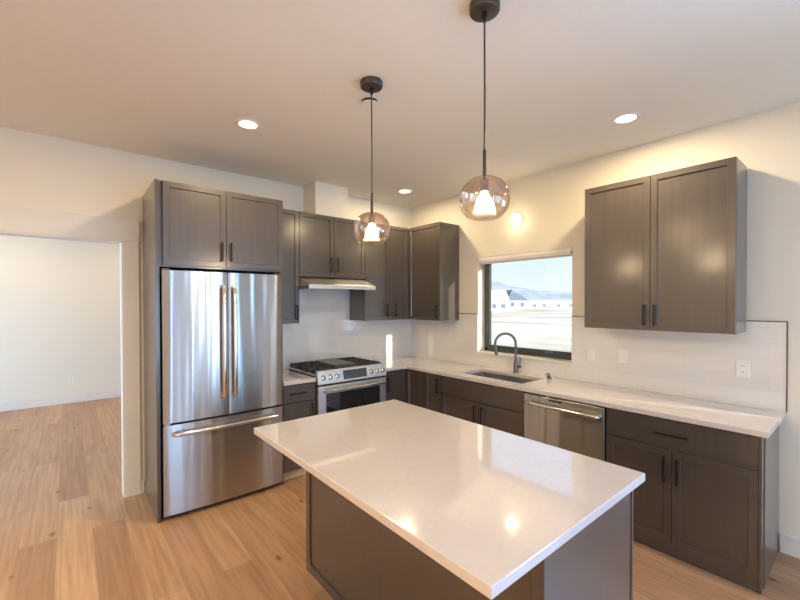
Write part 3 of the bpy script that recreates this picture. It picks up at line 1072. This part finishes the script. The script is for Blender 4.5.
# ------------------------------------------------------------------ island
IX0, IX1, IY0, IY1 = -2.741, -1.711, -3.4065, -1.751
BX0, BX1, BY0, BY1 = -2.440, -1.752, -3.376, -1.800
isl = thing('kitchen_island', ((BX0 + BX1) / 2, (BY0 + BY1) / 2, 0), 'kitchen island with white quartz top on dark wood base in the foreground', 'island')
part('countertop', MB().box((IX0, IY0, 0.880), (IX1, IY1, CT), 0.003, 2), 'quartz', isl, label='white quartz island top')
part('body', MB().box((BX0 + 0.014, BY0 + 0.014, 0.0), (BX1 - 0.022, BY1 - 0.014, 0.8795)), 'cab', isl)
ep = MB()
ep.box((BX0 + 0.002, BY0 + 0.004, 0), (BX1, BY0 + 0.0135, 0.8795), 0.001)
part('end_panel', ep, 'cab', isl)
for (a, b) in ((BX0 + 0.002, BX0 + 0.022), (BX1 - 0.016, BX1)):
    part('corner_strip', MB().box((a, BY0, 0), (b, BY0 + 0.004, 0.8795), 0.001), 'cab', isl)
part('end_panel', MB().box((BX0 + 0.002, BY1 - 0.0135, 0), (BX1, BY1, 0.8795), 0.001), 'cab', isl)
part('back_panel', MB().box((BX0 + 0.004, BY0 + 0.014, 0), (BX0 + 0.0135, BY1 - 0.014, 0.8795)), 'cab', isl)
part('corner_strip', MB().box((BX0 - 0.004, BY1 - 0.045, 0), (BX0 + 0.0035, BY1, 0.8795), 0.001), 'cab', isl)
part('corner_strip', MB().box((BX0 - 0.004, BY0, 0), (BX0 + 0.0015, BY0 + 0.045, 0.8795), 0.001), 'cab', isl)
part('base_molding', MB().box((BX0 - 0.004, BY0 + 0.046, 0), (BX0 + 0.0035, BY1 - 0.046, 0.05), 0.001), 'cab', isl)
for k in range(3):
    a = BY0 + 0.016 + k * 0.515
    d = part('door', shaker('X', BX1 - 0.021, a, a + 0.51, 0.09, 0.68), 'cab', isl)
    handle('X', BX1 - 0.021, a + 0.46, 0.56, 0.16, d)
    d = part('drawer', shaker('X', BX1 - 0.021, a, a + 0.51, 0.694, 0.872, flat=True), 'cab', isl)
    handle('X', BX1 - 0.021, a + 0.255, 0.783, 0.16, d, vertical=False)

# ------------------------------------------------------------------ pendant lights


def pendant(x, y, zc, label):
    p = thing('pendant_light', (x, y, zc), label, 'pendant light', 'glass globe pendants over the island')
    part('canopy', MB().lathe([(0, H - 0.036), (0.048, H - 0.036), (0.060, H - 0.033), (0.064, H - 0.026), (0.064, H - 0.0005), (0, H - 0.0005)], (x, y, 0), seg=40), 'bronze', p, smooth=40)
    part('strain_relief', MB().lathe([(0, H - 0.074), (0.006, H - 0.074), (0.011, H - 0.059), (0.013, H - 0.0362), (0, H - 0.0362)], (x, y, 0), seg=16), 'black', p, smooth=40)
    part('cord', MB().tube([(x, y, H - 0.068), (x + 0.0015, y, zc + 0.45), (x, y, zc + 0.205)], 0.0042, 8), 'bronze', p, smooth=50)
    part('stem', MB().lathe([(0, 0.090), (0.008, 0.090), (0.008, 0.205), (0.004, 0.212), (0, 0.212)], (x, y, zc), seg=14), 'bronze', p, smooth=40)
    part('socket', MB().lathe([(0, 0.030), (0.017, 0.030), (0.019, 0.040), (0.019, 0.078), (0.010, 0.090), (0, 0.090)], (x, y, zc), seg=20), 'bronze', p, smooth=40)
    prof = []
    RX, RZ = 0.106, 0.095
    a0 = math.asin(-0.82)
    for k in range(21):
        a = a0 + (PI / 2 * 0.94 - a0) * k / 20
        # squashed sphere, fuller at the shoulder
        c_, s_ = math.cos(a), math.sin(a)
        prof.append((RX * (abs(c_) ** 0.86), RZ * s_ if s_ > 0 else RZ * s_ * 1.03))
    prof = [(prof[0][0] - 0.004, prof[0][1] - 0.002)] + prof
    g = part('glass_shade', MB().lathe(prof, (x, y, zc), seg=48), 'globe', p, smooth=80, label='smoked glass globe, clear toward its open base')
    part('bulb', MB().lathe([(0, -0.040), (0.012, -0.038), (0.020, -0.030), (0.023, -0.018), (0.021, -0.004), (0.015, 0.012), (0.012, 0.030), (0, 0.030)], (x, y, zc), seg=24), 'bulb', p, smooth=60, label='glowing warm bulb')
    part('inner_diffuser', MB().lathe([(0.026, 0.006), (0.034, -0.012), (0.044, -0.050), (0.050, -0.074)], (x, y, zc), seg=32), 'frost', p, smooth=80, label='frosted inner shade lit by the bulb')  # added cone, imitates the glow of the bulb inside the globe
    return p


pendant(-2.174, -2.939, 2.066, 'nearer smoked glass globe pendant, over the middle of the island')
pendant(-2.199, -2.152, 2.047, 'farther smoked glass globe pendant, seen before the range cabinets')

# ------------------------------------------------------------------ ceiling fixtures


def downlight(x, y, label, power=19, visible=True):
    d = thing('recessed_light', (x, y, H), label, 'ceiling light', 'recessed ceiling lights')
    part('trim_ring', MB().lathe([(0.062, -0.0005), (0.062, -0.006), (0.080, -0.008), (0.088, -0.0005)], (x, y, H), seg=40), 'white', d, smooth=40)
    part('diffuser', MB().lathe([(0, -0.004), (0.0615, -0.004), (0.0615, -0.0005), (0, -0.0005)], (x, y, H), seg=36), 'can', d, smooth=40)
    area_light('downlight_glow', (x, y, H - 0.012), (0, 0, -1), 0.12, 0.12, power, WARM, shape='DISK')


downlight(-2.559, -1.161, 'glowing recessed ceiling light in front of the refrigerator', 15)
downlight(-0.592, -2.904, 'glowing recessed ceiling light nearest the large two-door wall cabinet')
downlight(-0.606, -0.585, 'glowing recessed ceiling light in the corner over the range wall cabinets', 12)
for (x, y) in ((-5.3, -3.1), (-5.0, -5.6), (-6.6, -3.6), (-5.6, -1.8)):  # unseen lamps added as warm fill, no fixtures there
    area_light('downlight_glow', (x, y, H - 0.012), (0, 0, -1), 0.12, 0.12, 35, WARM, shape='DISK')
for (x, y) in ((-4.2, 3.3), (-2.4, 3.3), (-6.0, 3.3)):
    area_light('downlight_glow', (x, y, H - 0.012), (0, 0, -1), 0.3, 0.3, 13, (1.0, 0.62, 0.26), shape='DISK')

SPX, SPY = -2.080, -1.970
sp_ = thing('sprinkler_cover', (SPX, SPY, H), 'small white round sprinkler cover plate on the ceiling by the farther pendant', 'sprinkler')
part('cover_plate', MB().lathe([(0, -0.020), (0.050, -0.019), (0.052, -0.017), (0.050, -0.015), (0, -0.015)], (SPX, SPY, H), seg=32), 'ceiling', sp_, smooth=40)
part('collar', MB().lathe([(0.047, -0.015), (0.047, -0.0005), (0.042, -0.0005), (0.042, -0.015)], (SPX, SPY, H), seg=32), 'black', sp_, smooth=40, label='dark collar')  # black colour paints the shadowed gap above the plate

wl = thing('wall_light', (-0.001, -1.645, 2.47), 'small round glowing wall light above the sink window', 'wall light')
part('back_plate', MB().lathe([(0, -0.001), (0.072, -0.001), (0.072, -0.012), (0, -0.012)], (0, -1.645, 2.47), axis='x', seg=32), 'white', wl, smooth=40)
part('diffuser', MB().lathe([(0.064, -0.012), (0.062, -0.028), (0.045, -0.042), (0, -0.048)], (0, -1.645, 2.47), axis='x', seg=32), 'sconce', wl, smooth=60)
ld = bpy.data.lights.new('wall_light_glow', 'POINT')
ld.energy = 1.2
ld.color = WARM
ld.shadow_soft_size = 0.04
lo = bpy.data.objects.new('wall_light_glow', ld)
COL.objects.link(lo)
lo.location = (-0.12, -1.645, 2.45)

# ------------------------------------------------------------------ outlets


def outlet(face, plane, u, v, label, kind='outlet'):
    mp = mapper(face, plane)
    o = thing('wall_outlet' if kind == 'outlet' else 'light_switch', mp(u, 0, v), label, kind)
    part('plate', MB().box(mp(u - 0.036, 0.0, v - 0.058), mp(u + 0.036, 0.005, v + 0.058), 0.002), 'white', o)
    if kind == 'outlet':
        for dv in (-0.021, 0.021):
            q = part('receptacle', MB().box(mp(u - 0.016, 0.005, v + dv - 0.014), mp(u + 0.016, 0.0075, v + dv + 0.014), 0.002), 'white', o)
            part('slot', MB().box(mp(u - 0.0075, 0.0075, v + dv - 0.004), mp(u - 0.005, 0.0079, v + dv + 0.007)).box(mp(u + 0.005, 0.0075, v + dv - 0.004), mp(u + 0.0075, 0.0079, v + dv + 0.007)), 'darkgrey', q)
    else:
        part('rocker', MB().box(mp(u - 0.016, 0.005, v - 0.033), mp(u + 0.016, 0.008, v + 0.033), 0.002), 'white', o)


outlet('x', -bt, 3.433, 1.166, 'white duplex outlet near the right end of the tile backsplash')
outlet('x', -bt, 2.666, 1.176, 'white rocker switch on the tile under the left door of the large wall cabinet', 'switch')
outlet('x', -bt, 2.402, 1.160, 'white rocker switch on the tile just right of the sink window', 'switch')
outlet('y', 4.4, -3.524, 0.36, 'small white outlet low on the far wall of the next room')

# ------------------------------------------------------------------ outdoors
GZ0 = -0.35
struct('ground', MB().box((WT + 0.02, -300, GZ0 - 0.2), (900, 1200, GZ0)), 'field', label='pale dry field outside the window')


def beyond(px, depth, z):
    """a spot seen in the window direction px at a distance along the view"""
    p = CAM + fw * depth + R * ((px - 400) / F_PX * depth)
    return Vector((p.x, p.y, z))


def ridge(name, p0, p1, heights, depth, mat, label):
    mb = MB()
    bm = mb.bm
    n = len(heights)
    ax = (p1 - p0)
    side = Vector((ax.y, -ax.x, 0)).normalized()
    if side.dot(fw) < 0:
        side = -side
    rows = []
    for i, h in enumerate(heights):
        b = p0 + ax * i / (n - 1)
        row = []
        for k in range(7):
            f = k / 6
            hh = h * math.sin(PI * f) ** 0.8 if 0 < f < 1 else 0
            j = 1 + 0.12 * math.sin(i * 2.1 + k * 1.7)
            row.append(bm.verts.new((b.x + side.x * depth * f, b.y + side.y * depth * f, GZ0 - 1 + hh * j)))
        rows.append(row)
    for A, B in zip(rows, rows[1:]):
        for k in range(6):
            bm.faces.new((A[k], B[k], B[k + 1], A[k + 1]))
    o = mb.build(name, mat, None, None, 60)
    o['kind'] = 'structure'
    o['category'] = 'hill'
    o['label'] = label
    return o


hh = [34, 36, 35, 34, 33, 30, 26, 21, 18, 17, 16, 17, 18]
ridge('hillside', beyond(400, 420, 0), beyond(680, 420, 0), hh, 260, 'hill', 'hazy blue hills on the horizon outside the window')


def house(px0, px1, depth, wall_h, roof_h, wdepth, label, gable=False):
    a, b = beyond(px0, depth, GZ0), beyond(px1, depth, GZ0)
    c = (a + b) / 2
    o = thing('house', (c.x, c.y, GZ0), label, 'house')
    w_ = (b - a).length
    ang = math.atan2(b.y - a.y, b.x - a.x)
    o.rotation_euler = (0, 0, ang)
    def local(mb, name, mat, par, lab=None):
        bmesh.ops.recalc_face_normals(mb.bm, faces=mb.bm.faces)
        me = bpy.data.meshes.new(name)
        mb.bm.to_mesh(me)
        mb.bm.free()
        me.materials.append(M[mat])
        q = bpy.data.objects.new(name, me)
        COL.objects.link(q)
        q.parent = par
        if lab:
            q['label'] = lab
        return q
    wl_ = local(MB().box((-w_ / 2, 0, 0), (w_ / 2, wdepth, wall_h)), 'walls', 'fascia', o)
    n = max(2, int(w_ / 3))
    for i in range(n):
        x = -w_ / 2 + (i + 0.5) * w_ / n
        local(MB().box((x - 0.6, -0.06, wall_h * 0.25), (x + 0.6, 0.02, wall_h * 0.8)), 'window', 'shadow_side', wl_)
    if gable:
        local(MB().prism([(-w_ / 2 - 0.4, wall_h), (-w_ / 2 + w_ * 0.2, wall_h + roof_h), (w_ / 2 + 0.4, wall_h)], 'y', -0.3, wdepth), 'roof', 'shadow_side', o, 'blue grey gable')
    else:
        local(MB().prism([(-0.6, wall_h), (wdepth / 2, wall_h + roof_h), (wdepth + 0.6, wall_h)], 'x', -w_ / 2 - 0.5, w_ / 2 + 0.5), 'roof', 'fascia', o)


house(490, 508, 104, 2.0, 3.3, 8, 'white house with a pale roof nearest the left side of the window view')
house(508, 527, 124, 2.6, 3.4, 8, 'white house with a blue grey gable outside the window', True)
house(530, 549, 128, 1.9, 0.6, 9, 'low white house behind the field, right of the blue gable')
house(552.5, 577, 131, 1.8, 0.8, 9, 'low white house farthest right in the window view')
